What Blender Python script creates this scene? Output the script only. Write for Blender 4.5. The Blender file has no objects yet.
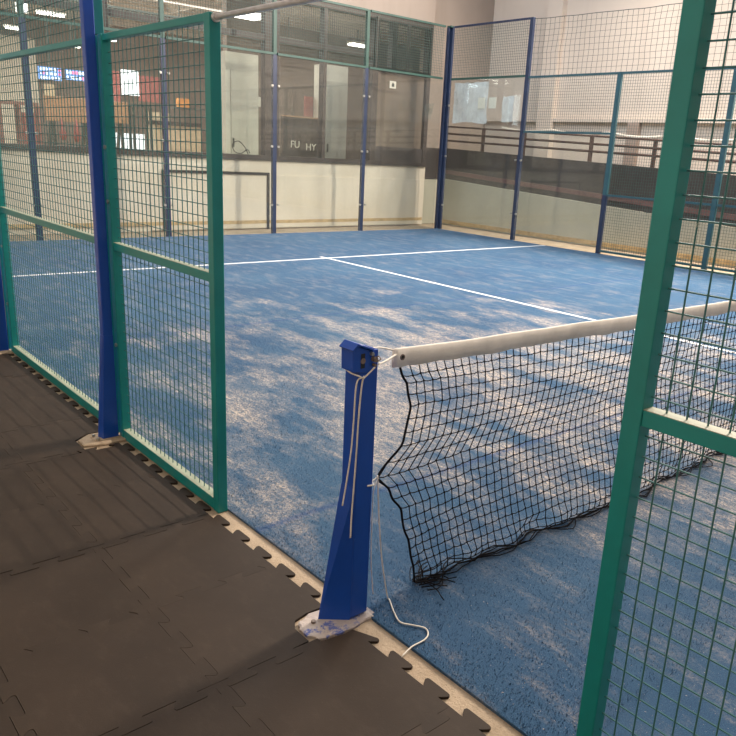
import bpy, math, random
from mathutils import Vector, Matrix, noise
random.seed(7)
S = bpy.context.scene
C = S.collection
PI = math.pi

# ------------------------------------------------------------------ camera
cam_data = bpy.data.cameras.new('camera'); cam = bpy.data.objects.new('camera', cam_data); C.objects.link(cam)
_yaw, _p, _r = 2.4061, 0.2899, 0.0560
_f = Vector((math.cos(_yaw)*math.cos(_p), math.sin(_yaw)*math.cos(_p), -math.sin(_p)))
_s = _f.cross(Vector((0, 0, 1))).normalized(); _u = _s.cross(_f)
_s2 = _s*math.cos(_r)+_u*math.sin(_r); _u2 = -_s*math.sin(_r)+_u*math.cos(_r)
_M = Matrix((_s2, _u2, -_f)).transposed().to_4x4(); _M.translation = Vector((1.7755, -1.407, 1.5069))
cam.matrix_world = _M
cam_data.sensor_width = 36; cam_data.lens = 751.38/736*36
cam_data.shift_x = -(402.99-368)/736; cam_data.shift_y = (377.86-368)/736
cam_data.clip_start = 0.05; cam_data.clip_end = 200
S.camera = cam

# ------------------------------------------------------------------ world, lights, exposure
W = bpy.data.worlds.new('world'); S.world = W; W.use_nodes = True
W.node_tree.nodes['Background'].inputs[0].default_value = (0.80, 0.86, 1.0, 1)
W.node_tree.nodes['Background'].inputs[1].default_value = 0.35
S.view_settings.view_transform = 'Standard'; S.view_settings.look = 'None'
S.view_settings.gamma = 1; S.view_settings.use_curve_mapping = False
S.view_settings.exposure = 0.0

def area(name, loc, target, sx, sy, power, col=(1, 1, 1)):
    l = bpy.data.lights.new(name, 'AREA'); l.shape = 'RECTANGLE'; l.size = sx; l.size_y = sy
    l.energy = power; l.color = col
    o = bpy.data.objects.new(name, l); C.objects.link(o); o.location = loc
    d = (Vector(target)-Vector(loc)).normalized()
    x = Vector((1, 0, 0)); x = (x-d*x.dot(d)).normalized(); y = (-d).cross(x)
    m = Matrix((x, y, -d)).transposed().to_4x4(); m.translation = Vector(loc); o.matrix_world = m
    return o
# floodlights on the masts along the far side of the court
area('court_floodlight', (-1.2, 10.8, 6.4), (-0.6, 1.5, 0), 1.5, 0.22, 2300, (1.0, 0.84, 0.69))
area('court_floodlight', (-6.4, 11.0, 6.4), (-5.5, 4, 0), 1.5, 0.3, 500, (1.0, 0.86, 0.72))
# added overhead area lamps giving soft fill over the court, out of view
area('overhead_fill', (-6.5, 5.5, 7.7), (-7.5, 6.0, 0), 7, 6, 900, (0.84, 0.92, 1.0))
area('overhead_fill', (3.5, 2.5, 7.7), (3.5, 2.5, 0), 5, 6, 110, (0.84, 0.92, 1.0))
area('overhead_fill', (-2.0, -4.2, 7.4), (-3.0, 4, 1.2), 10, 1.5, 150, (1.0, 0.93, 0.86))
area('hall_light', (-19.0, 5.0, 5.2), (-19.0, 5.0, 0), 8, 12, 1900, (1.0, 0.95, 0.90))
area('room_light', (-11.9, 9.0, 3.95), (-12.3, 8.6, 0), 0.8, 4, 34, (1.0, 0.93, 0.85))

# ------------------------------------------------------------------ materials
def new_mat(name):
    m = bpy.data.materials.new(name); m.use_nodes = True
    nt = m.node_tree; return m, nt, nt.nodes['Principled BSDF']
def N(nt, t, **kw):
    n = nt.nodes.new(t)
    for k, v in kw.items(): setattr(n, k, v)
    return n
def ramp(nt, fac, p0, c0, p1, c1):
    r = N(nt, 'ShaderNodeValToRGB'); r.color_ramp.elements[0].position = p0; r.color_ramp.elements[1].position = p1
    r.color_ramp.elements[0].color = (*c0, 1); r.color_ramp.elements[1].color = (*c1, 1)
    nt.links.new(fac, r.inputs[0]); return r.outputs[0]
def noise_tex(nt, scale, detail=3, rough=0.55, stretch=(1, 1, 1), coord='Object'):
    tc = N(nt, 'ShaderNodeTexCoord'); mp = N(nt, 'ShaderNodeMapping'); mp.inputs['Scale'].default_value = stretch
    nt.links.new(tc.outputs[coord], mp.inputs[0])
    n = N(nt, 'ShaderNodeTexNoise'); n.inputs['Scale'].default_value = scale; n.inputs['Detail'].default_value = detail
    n.inputs['Roughness'].default_value = rough
    nt.links.new(mp.outputs[0], n.inputs['Vector']); return n.outputs['Fac']
def mixc(nt, fac, a, b, mode='MIX'):
    m = N(nt, 'ShaderNodeMix', data_type='RGBA', blend_type=mode)
    for i, v in ((0, fac), (6, a), (7, b)):
        if isinstance(v, (int, float)): m.inputs[i].default_value = v
        elif isinstance(v, tuple): m.inputs[i].default_value = (*v, 1)
        else: nt.links.new(v, m.inputs[i])
    return m.outputs[2]
def math_(nt, op, a, b=None, clamp=False):
    m = N(nt, 'ShaderNodeMath', operation=op, use_clamp=clamp)
    for i, v in ((0, a), (1, b)):
        if v is None: continue
        if isinstance(v, (int, float)): m.inputs[i].default_value = v
        else: nt.links.new(v, m.inputs[i])
    return m.outputs[0]
def bump(nt, bs, h, strength, dist=0.01):
    b = N(nt, 'ShaderNodeBump'); b.inputs['Strength'].default_value = strength; b.inputs['Distance'].default_value = dist
    nt.links.new(h, b.inputs['Height']); nt.links.new(b.outputs[0], bs.inputs['Normal'])

def simple(name, col, rough=0.5, metal=0.0, var=0.12, scale=6, bmp=0.0, bscale=60, spec=0.5, wear=None, stretch=(1, 1, 1)):
    m, nt, bs = new_mat(name)
    n = noise_tex(nt, scale, 4, 0.6, stretch)
    lo = tuple(c*(1-var) for c in col); hi = tuple(min(1, c*(1+var)) for c in col)
    out = ramp(nt, n, 0.3, lo, 0.7, hi)
    if wear:
        w = noise_tex(nt, 38, 5, 0.7)
        out = mixc(nt, ramp(nt, w, 0.66, (0, 0, 0), 0.72, (1, 1, 1)), out, wear)
    nt.links.new(out, bs.inputs['Base Color'])
    bs.inputs['Roughness'].default_value = rough; bs.inputs['Metallic'].default_value = metal
    bs.inputs['Specular IOR Level'].default_value = spec
    if bmp: bump(nt, bs, noise_tex(nt, bscale, 3), bmp, 0.004)
    return m
def emis(name, col, strength):
    m, nt, bs = new_mat(name); bs.inputs['Base Color'].default_value = (*col, 1)
    bs.inputs['Emission Color'].default_value = (*col, 1); bs.inputs['Emission Strength'].default_value = strength
    n = noise_tex(nt, 3, 2); o = ramp(nt, n, 0.2, tuple(c*0.85 for c in col), 0.8, col); nt.links.new(o, bs.inputs['Emission Color'])
    return m

def turf_material():
    m, nt, bs = new_mat('blue_turf')
    tc = N(nt, 'ShaderNodeTexCoord')
    def dist(pt, r0, r1):
        v = N(nt, 'ShaderNodeVectorMath', operation='DISTANCE'); nt.links.new(tc.outputs['Object'], v.inputs[0]); v.inputs[1].default_value = pt
        mr = N(nt, 'ShaderNodeMapRange'); nt.links.new(v.outputs['Value'], mr.inputs[0])
        mr.inputs[1].default_value = r0; mr.inputs[2].default_value = r1; mr.inputs[3].default_value = 1; mr.inputs[4].default_value = 0
        return mr.outputs[0]
    big = noise_tex(nt, 0.7, 4, 0.6)
    blue = ramp(nt, big, 0.3, (0.014, 0.050, 0.120), 0.72, (0.036, 0.092, 0.168))
    fine = noise_tex(nt, 240, 2, 0.8)
    blue = mixc(nt, ramp(nt, fine, 0.42, (0, 0, 0), 0.72, (0.75, 0.75, 0.75)), blue, (0.060, 0.145, 0.25))
    blue = mixc(nt, ramp(nt, noise_tex(nt, 170, 2, 0.8), 0.62, (0, 0, 0), 0.80, (0.8, 0.8, 0.8)), blue, (0.015, 0.045, 0.14))
    # worn, sanded carpet: broad streaks swept along the court
    region = math_(nt, 'MAXIMUM', dist((-1.6, 2.6, 0), 1.0, 5.0), math_(nt, 'MULTIPLY', dist((0.6, 3.2, 0), 1.2, 4.5), 1.0))
    patch = noise_tex(nt, 1.5, 6, 0.68, (0.75, 1.7, 1))
    thr = math_(nt, 'SUBTRACT', 0.66, math_(nt, 'MULTIPLY', region, 0.27))
    sand = math_(nt, 'MULTIPLY', math_(nt, 'SUBTRACT', patch, thr), 6.0, True)
    keep = math_(nt, 'SUBTRACT', 1.0, dist((0.60, 0.25, 0), 0.45, 1.25), True)
    sand = math_(nt, 'MULTIPLY', sand, math_(nt, 'ADD', math_(nt, 'MULTIPLY', keep, 0.9), 0.1))
    grain = ramp(nt, noise_tex(nt, 75, 4, 0.9), 0.43, (0, 0, 0), 0.57, (1, 1, 1))
    clump = ramp(nt, noise_tex(nt, 22, 5, 0.8, (0.7, 1.4, 1)), 0.38, (0.15, 0.15, 0.15), 0.60, (1, 1, 1))
    sand = math_(nt, 'MULTIPLY', sand, clump)
    sandf = math_(nt, 'MULTIPLY', sand, math_(nt, 'ADD', math_(nt, 'MULTIPLY', grain, 0.86), 0.10))
    dustn = noise_tex(nt, 5.5, 5, 0.7, (0.5, 1.4, 1))
    sparse = math_(nt, 'MULTIPLY', ramp(nt, dustn, 0.50, (0, 0, 0), 0.70, (0.5, 0.5, 0.5)), grain)
    sandf = math_(nt, 'MAXIMUM', sandf, math_(nt, 'MULTIPLY', sparse, 0.55))
    speck = ramp(nt, noise_tex(nt, 95, 2, 0.9), 0.67, (0, 0, 0), 0.73, (0.9, 0.9, 0.9))
    sandf = math_(nt, 'MAXIMUM', sandf, math_(nt, 'MULTIPLY', speck, 0.7))
    col = mixc(nt, sandf, blue, (0.74, 0.61, 0.47))
    # thin dark lines running across the court
    sx = N(nt, 'ShaderNodeSeparateXYZ'); nt.links.new(tc.outputs['Object'], sx.inputs[0])
    wob = math_(nt, 'MULTIPLY', noise_tex(nt, 1.2, 2), 0.05)
    for x0 in (-0.62, -3.9):
        d = math_(nt, 'ABSOLUTE', math_(nt, 'ADD', math_(nt, 'SUBTRACT', sx.outputs[0], x0), wob))
        k = N(nt, 'ShaderNodeMapRange'); nt.links.new(d, k.inputs[0]); k.inputs[1].default_value = 0.004; k.inputs[2].default_value = 0.03
        k.inputs[3].default_value = 0.55; k.inputs[4].default_value = 0
        col = mixc(nt, k.outputs[0], col, (0.02, 0.06, 0.18))
    nt.links.new(col, bs.inputs['Base Color'])
    bs.inputs['Roughness'].default_value = 0.9; bs.inputs['Specular IOR Level'].default_value = 0.08
    bs.inputs['Sheen Weight'].default_value = 0.10; bs.inputs['Sheen Roughness'].default_value = 0.45
    bs.inputs['Sheen Tint'].default_value = (0.85, 0.92, 0.95, 1)
    bump(nt, bs, noise_tex(nt, 420, 2, 0.8), 0.6, 0.008)
    return m

def mat_rubber():
    m, nt, bs = new_mat('rubber_mat')
    a = noise_tex(nt, 1.6, 5, 0.65); c = ramp(nt, a, 0.3, (0.021, 0.014, 0.0092), 0.75, (0.036, 0.0245, 0.0165))
    d = noise_tex(nt, 9, 6, 0.7, (1, 2.2, 1)); c = mixc(nt, ramp(nt, d, 0.52, (0, 0, 0), 0.78, (0.35, 0.35, 0.35)), c, (0.060, 0.043, 0.031))
    s = noise_tex(nt, 160, 2, 0.8); c = mixc(nt, ramp(nt, s, 0.68, (0, 0, 0), 0.74, (0.25, 0.25, 0.25)), c, (0.12, 0.095, 0.07))
    nt.links.new(c, bs.inputs['Base Color']); bs.inputs['Roughness'].default_value = 0.7; bs.inputs['Specular IOR Level'].default_value = 0.22
    bump(nt, bs, noise_tex(nt, 260, 3, 0.7), 0.25, 0.002)
    return m
def mat_concrete(name, c0, c1, grit=(0.10, 0.08, 0.06), bmp=0.5):
    m, nt, bs = new_mat(name)
    c = ramp(nt, noise_tex(nt, 5, 5, 0.65), 0.3, c0, 0.7, c1)
    c = mixc(nt, ramp(nt, noise_tex(nt, 130, 3, 0.8), 0.60, (0, 0, 0), 0.70, (0.6, 0.6, 0.6)), c, grit)
    c = mixc(nt, ramp(nt, noise_tex(nt, 70, 3, 0.8), 0.62, (0, 0, 0), 0.72, (0.6, 0.6, 0.6)), c, tuple(min(1, x*1.35) for x in c1))
    nt.links.new(c, bs.inputs['Base Color']); bs.inputs['Roughness'].default_value = 0.9; bs.inputs['Specular IOR Level'].default_value = 0.2
    bump(nt, bs, noise_tex(nt, 90, 4, 0.75), bmp, 0.006)
    return m
def mat_wall(name, c0, c1, scale=0.8, streak=None):
    m, nt, bs = new_mat(name)
    c = ramp(nt, noise_tex(nt, scale, 5, 0.6), 0.3, c0, 0.7, c1)
    st = noise_tex(nt, 2.5, 4, 0.6, (1, 1, 0.12))
    c = mixc(nt, ramp(nt, st, 0.50, (0, 0, 0), 0.75, (0.4, 0.4, 0.4)), c, streak or tuple(x*0.72 for x in c0))
    nt.links.new(c, bs.inputs['Base Color']); bs.inputs['Roughness'].default_value = 0.8; bs.inputs['Specular IOR Level'].default_value = 0.25
    bump(nt, bs, noise_tex(nt, 14, 4), 0.12, 0.01)
    return m
def mat_glass(name, haze=0.05, col=(0.75, 0.72, 0.68), tint=(0.93, 0.95, 0.94)):
    m = bpy.data.materials.new(name); m.use_nodes = True; nt = m.node_tree; nt.nodes.clear()
    out = N(nt, 'ShaderNodeOutputMaterial'); tr = N(nt, 'ShaderNodeBsdfTransparent'); tr.inputs[0].default_value = (*tint, 1)
    gl = N(nt, 'ShaderNodeBsdfGlossy'); gl.inputs['Roughness'].default_value = 0.015
    fr = N(nt, 'ShaderNodeFresnel'); ge = N(nt, 'ShaderNodeNewGeometry')
    nt.links.new(math_(nt, 'SUBTRACT', 1.5, math_(nt, 'MULTIPLY', ge.outputs['Backfacing'], 0.83333)), fr.inputs[0])   # same reflectance from both sides of the pane
    df = N(nt, 'ShaderNodeBsdfDiffuse'); df.inputs[0].default_value = (*col, 1)
    m1 = N(nt, 'ShaderNodeMixShader'); m2 = N(nt, 'ShaderNodeMixShader')
    smear = noise_tex(nt, 1.5, 5, 0.7, (1, 1, 0.6)); sm = ramp(nt, smear, 0.3, (haze*0.4,)*3, 0.75, (haze*1.6,)*3)
    nt.links.new(sm, m1.inputs[0]); nt.links.new(tr.outputs[0], m1.inputs[1]); nt.links.new(df.outputs[0], m1.inputs[2])
    nt.links.new(fr.outputs[0], m2.inputs[0]); nt.links.new(m1.outputs[0], m2.inputs[1]); nt.links.new(gl.outputs[0], m2.inputs[2])
    nt.links.new(m2.outputs[0], out.inputs[0])
    return m

M = {}
M['turf'] = turf_material(); M['rubber'] = mat_rubber()
M['slab'] = mat_concrete('sandy_concrete', (0.30, 0.235, 0.165), (0.46, 0.37, 0.27), (0.10, 0.075, 0.05), 0.9)
M['footing'] = mat_concrete('painted_footing', (0.30, 0.27, 0.27), (0.52, 0.46, 0.41), (0.12, 0.10, 0.09))
_nt = M['footing'].node_tree; _bs = _nt.nodes['Principled BSDF']; _src = _bs.inputs['Base Color'].links[0].from_socket
_nt.links.new(mixc(_nt, ramp(_nt, noise_tex(_nt, 16, 4, 0.7), 0.54, (0, 0, 0), 0.62, (0.85, 0.85, 0.85)), _src, (0.05, 0.10, 0.36)), _bs.inputs['Base Color'])
M['line'] = simple('white_turf_line', (0.62, 0.65, 0.68), 0.9, 0, 0.12, 40, 0.6, 200, 0.2, wear=(0.35, 0.45, 0.58))
M['teal'] = simple('teal_paint', (0.005, 0.215, 0.215), 0.38, 0, 0.10, 5, 0.05, 40, 0.5)
M['teal_dusty'] = simple('dusty_teal_paint', (0.27, 0.31, 0.23), 0.6, 0, 0.2, 9, 0.1, 40, 0.4, wear=(0.50, 0.46, 0.34), stretch=(0.6, 3, 3))
M['wire'] = simple('teal_wire', (0.030, 0.135, 0.140), 0.45, 0, 0.15, 12, wear=(0.34, 0.40, 0.34))
M['wire_far'] = simple('dark_galvanised_wire', (0.060, 0.105, 0.095), 0.5, 0.0, 0.2, 12)
M['blue'] = simple('blue_paint', (0.004, 0.062, 0.38), 0.36, 0, 0.12, 4, 0.05, 50, 0.5, wear=(0.03, 0.10, 0.42))
M['blue_post'] = simple('dull_blue_paint', (0.016, 0.030, 0.072), 0.45, 0, 0.2, 3, 0.05, 50)
M['steel'] = simple('galvanised_steel', (0.42, 0.42, 0.40), 0.4, 0.8, 0.25, 30)
M['steelpale'] = simple('pale_galvanised_steel', (0.62, 0.63, 0.64), 0.35, 0.5, 0.15, 20)
M['teal_far'] = simple('greyed_teal_paint', (0.028, 0.080, 0.068), 0.5, 0, 0.2, 3)
M['rust'] = simple('rusty_steel', (0.22, 0.17, 0.14), 0.6, 0.6, 0.35, 60, 0.3, 120)
M['black'] = simple('black_paint', (0.012, 0.012, 0.013), 0.5, 0, 0.2, 5)
M['darkframe'] = simple('dark_brown_frame', (0.045, 0.036, 0.033), 0.5, 0, 0.2, 5)
M['cord_black'] = simple('black_net_cord', (0.005, 0.005, 0.007), 0.9, 0, 0.25, 50, spec=0.15)
M['cord_white'] = simple('white_cord', (0.70, 0.67, 0.60), 0.8, 0, 0.12, 80, 0.4, 300)
M['canvas'] = simple('white_canvas', (0.84, 0.80, 0.73), 0.8, 0, 0.10, 9, 0.5, 260, 0.3, wear=(0.60, 0.53, 0.44))
M['glass'] = mat_glass('court_glass', 0.022)
M['window'] = mat_glass('window_glass', 0.035, (0.60, 0.52, 0.46))
M['wall_cream'] = mat_wall('cream_wall', (0.58, 0.52, 0.43), (0.68, 0.62, 0.53), 0.7, (0.50, 0.44, 0.36))
M['wall_grey'] = mat_wall('grey_render', (0.40, 0.40, 0.33), (0.50, 0.48, 0.40), 0.7, (0.33, 0.34, 0.29))
M['wall_pink'] = mat_wall('pinkish_concrete', (0.60, 0.53, 0.47), (0.68, 0.61, 0.545), 0.35, (0.53, 0.465, 0.41))
M['wall_brown'] = mat_wall('taupe_wall', (0.30, 0.24, 0.21), (0.38, 0.31, 0.27), 0.4, (0.25, 0.20, 0.18))
M['wall_shaded'] = mat_wall('shaded_pink_concrete', (0.31, 0.26, 0.225), (0.37, 0.315, 0.275), 0.35, (0.26, 0.22, 0.19))  # the pinkish concrete, with weaker light at the end wall put into its colour
M['bay'] = mat_wall('brown_panelling', (0.15, 0.12, 0.095), (0.19, 0.155, 0.125), 0.4)
M['room'] = mat_wall('dim_room_wall', (0.20, 0.16, 0.135), (0.26, 0.21, 0.18), 0.4)
M['sandtrim'] = simple('sand_stained_strip', (0.46, 0.34, 0.18), 0.9, 0, 0.25, 9, 0.3, 60)
M['ceil'] = mat_wall('ceiling_sheet', (0.66, 0.60, 0.55), (0.76, 0.70, 0.64), 0.6)
M['band'] = simple('dark_screen', (0.060, 0.052, 0.050), 0.35, 0, 0.25, 1.5)
M['pinkband'] = simple('dull_red_band', (0.16, 0.09, 0.085), 0.5, 0, 0.15, 3)
M['rail'] = simple('brown_rail', (0.10, 0.055, 0.045), 0.5, 0, 0.15, 8)
M['whitepaint'] = simple('off_white_panel', (0.80, 0.78, 0.70), 0.5, 0, 0.06, 3)
M['whitepaint2'] = simple('warm_white_panel', (0.68, 0.67, 0.60), 0.55, 0, 0.06, 3)
M['wood'] = simple('plywood', (0.42, 0.24, 0.13), 0.6, 0, 0.2, 5, stretch=(1, 1, 6))
M['darkmetal'] = simple('dark_grey_metal', (0.05, 0.07, 0.065), 0.5, 0.2, 0.2, 8)
M['red'] = simple('red_fabric', (0.34, 0.09, 0.08), 0.7, 0, 0.2, 9)
M['redbrown'] = simple('red_brown_paint', (0.26, 0.11, 0.09), 0.6, 0, 0.2, 6)
M['orange'] = simple('orange_card', (0.70, 0.28, 0.06), 0.6, 0, 0.2, 9)
M['lightcard'] = simple('cream_card', (0.68, 0.55, 0.38), 0.6, 0, 0.15, 9)
M['tube'] = emis('lit_tube', (1.0, 0.95, 0.86), 9)
M['daywin'] = emis('bright_window', (0.86, 0.92, 1.0), 7)
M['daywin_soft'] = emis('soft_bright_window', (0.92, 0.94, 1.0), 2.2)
M['screen'] = emis('blue_screen', (0.10, 0.25, 0.60), 1.3)
M['screen_white'] = emis('white_screen_text', (0.9, 0.93, 1.0), 2.2)
M['screen_pink'] = emis('pink_screen_text', (0.9, 0.2, 0.4), 1.6)

# ------------------------------------------------------------------ mesh helpers
class MB:
    def __init__(s): s.v = []; s.f = []
    def box(s, a, b):
        x0, y0, z0 = a; x1, y1, z1 = b; i = len(s.v)
        s.v += [(x0, y0, z0), (x1, y0, z0), (x1, y1, z0), (x0, y1, z0), (x0, y0, z1), (x1, y0, z1), (x1, y1, z1), (x0, y1, z1)]
        s.f += [tuple(i+k for k in q) for q in ((0, 3, 2, 1), (4, 5, 6, 7), (0, 1, 5, 4), (1, 2, 6, 5), (2, 3, 7, 6), (3, 0, 4, 7))]
        return s
    def hexa(s, p):   # 8 points: bottom 4 counter-clockwise, top 4
        i = len(s.v); s.v += [tuple(q) for q in p]
        s.f += [tuple(i+k for k in q) for q in ((0, 3, 2, 1), (4, 5, 6, 7), (0, 1, 5, 4), (1, 2, 6, 5), (2, 3, 7, 6), (3, 0, 4, 7))]
        return s
    def tube(s, pts, r, n=6, cap=True):
        pts = [Vector(p) for p in pts]; i0 = len(s.v); up = None
        rr = r if isinstance(r, (list, tuple)) else [r]*len(pts)
        for k, p in enumerate(pts):
            t = (pts[min(k+1, len(pts)-1)]-pts[max(k-1, 0)])
            if t.length < 1e-9: t = Vector((0, 0, 1))
            t.normalize()
            if up is None:
                up = Vector((0, 0, 1)) if abs(t.z) < 0.9 else Vector((1, 0, 0))
            a = t.cross(up)
            if a.length < 1e-6: a = t.cross(Vector((0, 1, 0)))
            a.normalize(); b = a.cross(t); up = b
            for j in range(n):
                w = 2*PI*(j+0.5)/n; s.v.append(tuple(p+(a*math.cos(w)+b*math.sin(w))*rr[k]))
        for k in range(len(pts)-1):
            for j in range(n):
                q = i0+k*n; s.f.append((q+j, q+(j+1) % n, q+n+(j+1) % n, q+n+j))
        if cap:
            s.f.append(tuple(i0+j for j in range(n-1, -1, -1))); q = i0+(len(pts)-1)*n
            s.f.append(tuple(q+j for j in range(n)))
        return s
    def prism(s, outline, axis, lo, hi):   # outline in the two other axes, extruded along axis
        n = len(outline); i = len(s.v)
        def mk(p, h):
            return {0: (h, p[0], p[1]), 1: (p[0], h, p[1]), 2: (p[0], p[1], h)}[axis]
        s.v += [mk(p, lo) for p in outline]+[mk(p, hi) for p in outline]
        s.f.append(tuple(range(i+n-1, i-1, -1))); s.f.append(tuple(range(i+n, i+2*n)))
        for k in range(n): s.f.append((i+k, i+(k+1) % n, i+n+(k+1) % n, i+n+k))
        return s
    def cyl(s, c, axis, r, h, n=12):
        c = Vector(c); d = Vector([1 if k == axis else 0 for k in range(3)])
        return s.tube([c-d*h/2, c+d*h/2], r, n)
    def octa(s, p, r):
        i = len(s.v); x, y, z = p
        s.v += [(x+r, y, z), (x-r, y, z), (x, y+r, z), (x, y-r, z), (x, y, z+r), (x, y, z-r)]
        s.f += [tuple(i+k for k in q) for q in ((0, 2, 4), (2, 1, 4), (1, 3, 4), (3, 0, 4), (2, 0, 5), (1, 2, 5), (3, 1, 5), (0, 3, 5))]
        return s
    def build(s, name, mat, parent=None, org=None, smooth=False, bevel=0):
        if parent is not None: L = wloc(parent)
        elif org is not None: L = Vector(org)
        else:
            xs = [v[0] for v in s.v]; ys = [v[1] for v in s.v]; zs = [v[2] for v in s.v]
            L = Vector(((min(xs)+max(xs))/2, (min(ys)+max(ys))/2, min(zs)))
        me = bpy.data.meshes.new(name)
        me.from_pydata([(v[0]-L.x, v[1]-L.y, v[2]-L.z) for v in s.v], [], s.f); me.update()
        import bmesh
        bm = bmesh.new(); bm.from_mesh(me); bmesh.ops.recalc_face_normals(bm, faces=bm.faces[:]); bm.to_mesh(me); bm.free()
        if smooth:
            for p in me.polygons: p.use_smooth = True
        o = bpy.data.objects.new(name, me); C.objects.link(o); me.materials.append(M[mat] if isinstance(mat, str) else mat)
        if parent is not None: o.parent = parent
        else: o.location = L
        if bevel:
            b = o.modifiers.new('bevel', 'BEVEL'); b.width = bevel; b.segments = 2; b.limit_method = 'ANGLE'
        return o
def wloc(o):
    L = Vector(o.location)
    while o.parent: o = o.parent; L = L+Vector(o.location)
    return L
def box(name, a, b, mat, parent=None, bevel=0): return MB().box(a, b).build(name, mat, parent, bevel=bevel)
def empty(name, loc, label, cat, group=None):
    o = bpy.data.objects.new(name, None); C.objects.link(o); o.location = loc; o.empty_display_size = 0.1
    return tag(o, label, cat, group)
def tag(o, label, cat, group=None, kind=None):
    o['label'] = label; o['category'] = cat
    if group: o['group'] = group
    if kind: o['kind'] = kind
    return o
def struct(o): o['kind'] = 'structure'; return o
def copy_tree(o, parent=None):
    c = o.copy(); C.objects.link(c)
    if parent is not None: c.parent = parent
    for ch in list(o.children): copy_tree(ch, c)
    return c

# ================================================================== STRUCTURE
struct(box('floor', (-30, -6.2, -0.20), (14, 16.5, -0.010), 'slab'))
struct(MB().box((-10.05, 0.026, -0.024), (10.05, 10.04, 0.0)).build('court_turf', 'turf', org=(0, 0, 0)))
# court markings, woven strips let into the turf
struct(box('service_line', (-7.12, 0.03, 0.0), (-7.065, 10.0, 0.0025), 'line'))
struct(box('centre_line', (-7.24, 4.975, 0.0), (-0.02, 5.025, 0.003), 'line'))
struct(box('service_line', (7.065, 0.03, 0.0), (7.12, 10.0, 0.0025), 'line'))
struct(box('centre_line', (0.02, 4.975, 0.0), (7.24, 5.025, 0.003), 'line'))
# surrounding hall
struct(box('wall_near', (-30, -6.2, 0), (14, -6.0, 8.0), 'wall_pink'))
struct(box('wall_right', (13.8, -6, 0), (14, 16.3, 8.0), 'wall_pink'))
struct(box('wall_far', (-11.6, 12.3, 0), (14, 12.5, 8.0), 'wall_pink'))
struct(box('ceiling', (-10.8, -6, 8.0), (14, 16.3, 8.15), 'ceil'))
struct(box('wall_end_upper', (-11.0, -6, 4.12), (-10.8, 10.30, 8.0), 'wall_shaded'))
struct(box('wall_end_lower', (-11.0, -6, 0), (-10.8, 10.28, 1.25), 'wall_cream'))
struct(box('wall_ledge', (-10.8, 4.0, 0.02), (-10.775, 10.22, 0.98), 'wall_cream'))
# sloping side wall of the ramp beyond the court, with a pilaster
def ramp_z(x, z0=1.03): return z0-(x+10.6)*0.052*-1*-1
def ramp_box(name, x0, x1, y0, y1, lo, hi, mat, parent=None):
    p = [(x0, y0, lo(x0)), (x1, y0, lo(x1)), (x1, y1, lo(x1)), (x0, y1, lo(x0)), (x0, y0, hi(x0)), (x1, y0, hi(x1)), (x1, y1, hi(x1)), (x0, y1, hi(x0))]
    return MB().hexa(p).build(name, mat, parent)
lowz = lambda x: 0.995-(x+10.6)*0.054
midz = lambda x: 1.66-(x+10.6)*0.032
struct(ramp_box('wall_ramp', -11.6, 4, 10.9, 11.1, lambda x: 0.0, lowz, 'wall_grey'))
struct(ramp_box('trim_1', -11.6, 4, 10.885, 10.9, lambda x: 0.03, lambda x: 0.11, 'sandtrim'))
struct(box('trim_2', (-10.815, -6, 0.10), (-10.77, 10.24, 0.16), 'sandtrim'))
struct(ramp_box('wall_ramp_screen', -11.6, 4, 10.95, 11.0, lowz, midz, 'band'))
struct(ramp_box('trim_3', -11.6, 4, 10.93, 10.95, lambda x: lowz(x)+0.11, lambda x: lowz(x)+0.20, 'pinkband'))
struct(box('wall_pilaster', (-9.35, 12.15, 0), (-8.95, 12.3, 8), 'wall_pink'))
struct(box('wall_ledge', (-11.6, 12.2, 2.33), (14, 12.3, 2.40), 'wall_pink'))
for x in (-6.95, -2.3): struct(box('wall_pilaster', (x-0.12, 12.18, 0), (x+0.12, 12.3, 2.33), 'wall_brown'))
# end-wall dark bay between the windows and the corner
struct(box('wall_bay', (-11.0, 8.85, 1.34), (-10.9, 10.30, 3.1), 'bay'))
struct(box('wall_corner', (-11.2, 10.30, 0), (-11.0, 12.3, 8.0), 'wall_shaded'))
struct(box('wall_bay_screen', (-11.05, 8.78, 1.25), (-10.85, 10.26, 1.62), 'band'))
struct(box('wall_corner_screen', (-11.0, 10.27, 0.98), (-10.97, 10.9, 1.66), 'band')); struct(box('wall_corner_lower', (-11.0, 10.27, 0), (-10.97, 10.9, 0.98), 'wall_grey'))
# window frames of the end wall: sill, transoms, mullions
fr = MB(); fr.box((-11.0, -6, 1.25), (-10.76, 10.26, 1.335)); fr.box((-10.95, -6, 3.30), (-10.83, 8.75, 3.40)); fr.box((-10.97, -6, 4.02), (-10.8, 10.3, 4.14))
for a, b in ((-4.0, -3.9), (-1.2, -1.1), (1.05, 1.15), (3.35, 3.45), (6.24, 6.54), (7.52, 7.59), (8.72, 8.86), (10.2, 10.3)): fr.box((-10.97, a, 1.3), (-10.82, b, 4.05))
for a, b in ((9.2, 9.32),): fr.box((-10.97, a, 3.1), (-10.82, b, 4.05))
fr.box((-10.96, 8.8, 3.08), (-10.82, 10.3, 3.16))
struct(fr.build('window_frame', 'darkframe'))
spans = [(-6, -4.0), (-3.9, -1.2), (-1.1, 1.05), (1.15, 3.35), (3.45, 6.24), (6.54, 7.52), (7.59, 8.72)]
for k, (a, b) in enumerate(spans):
    struct(box('window_%d' % (k+1), (-10.90, a, 1.335), (-10.89, b, 4.02), 'window'))
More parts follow.
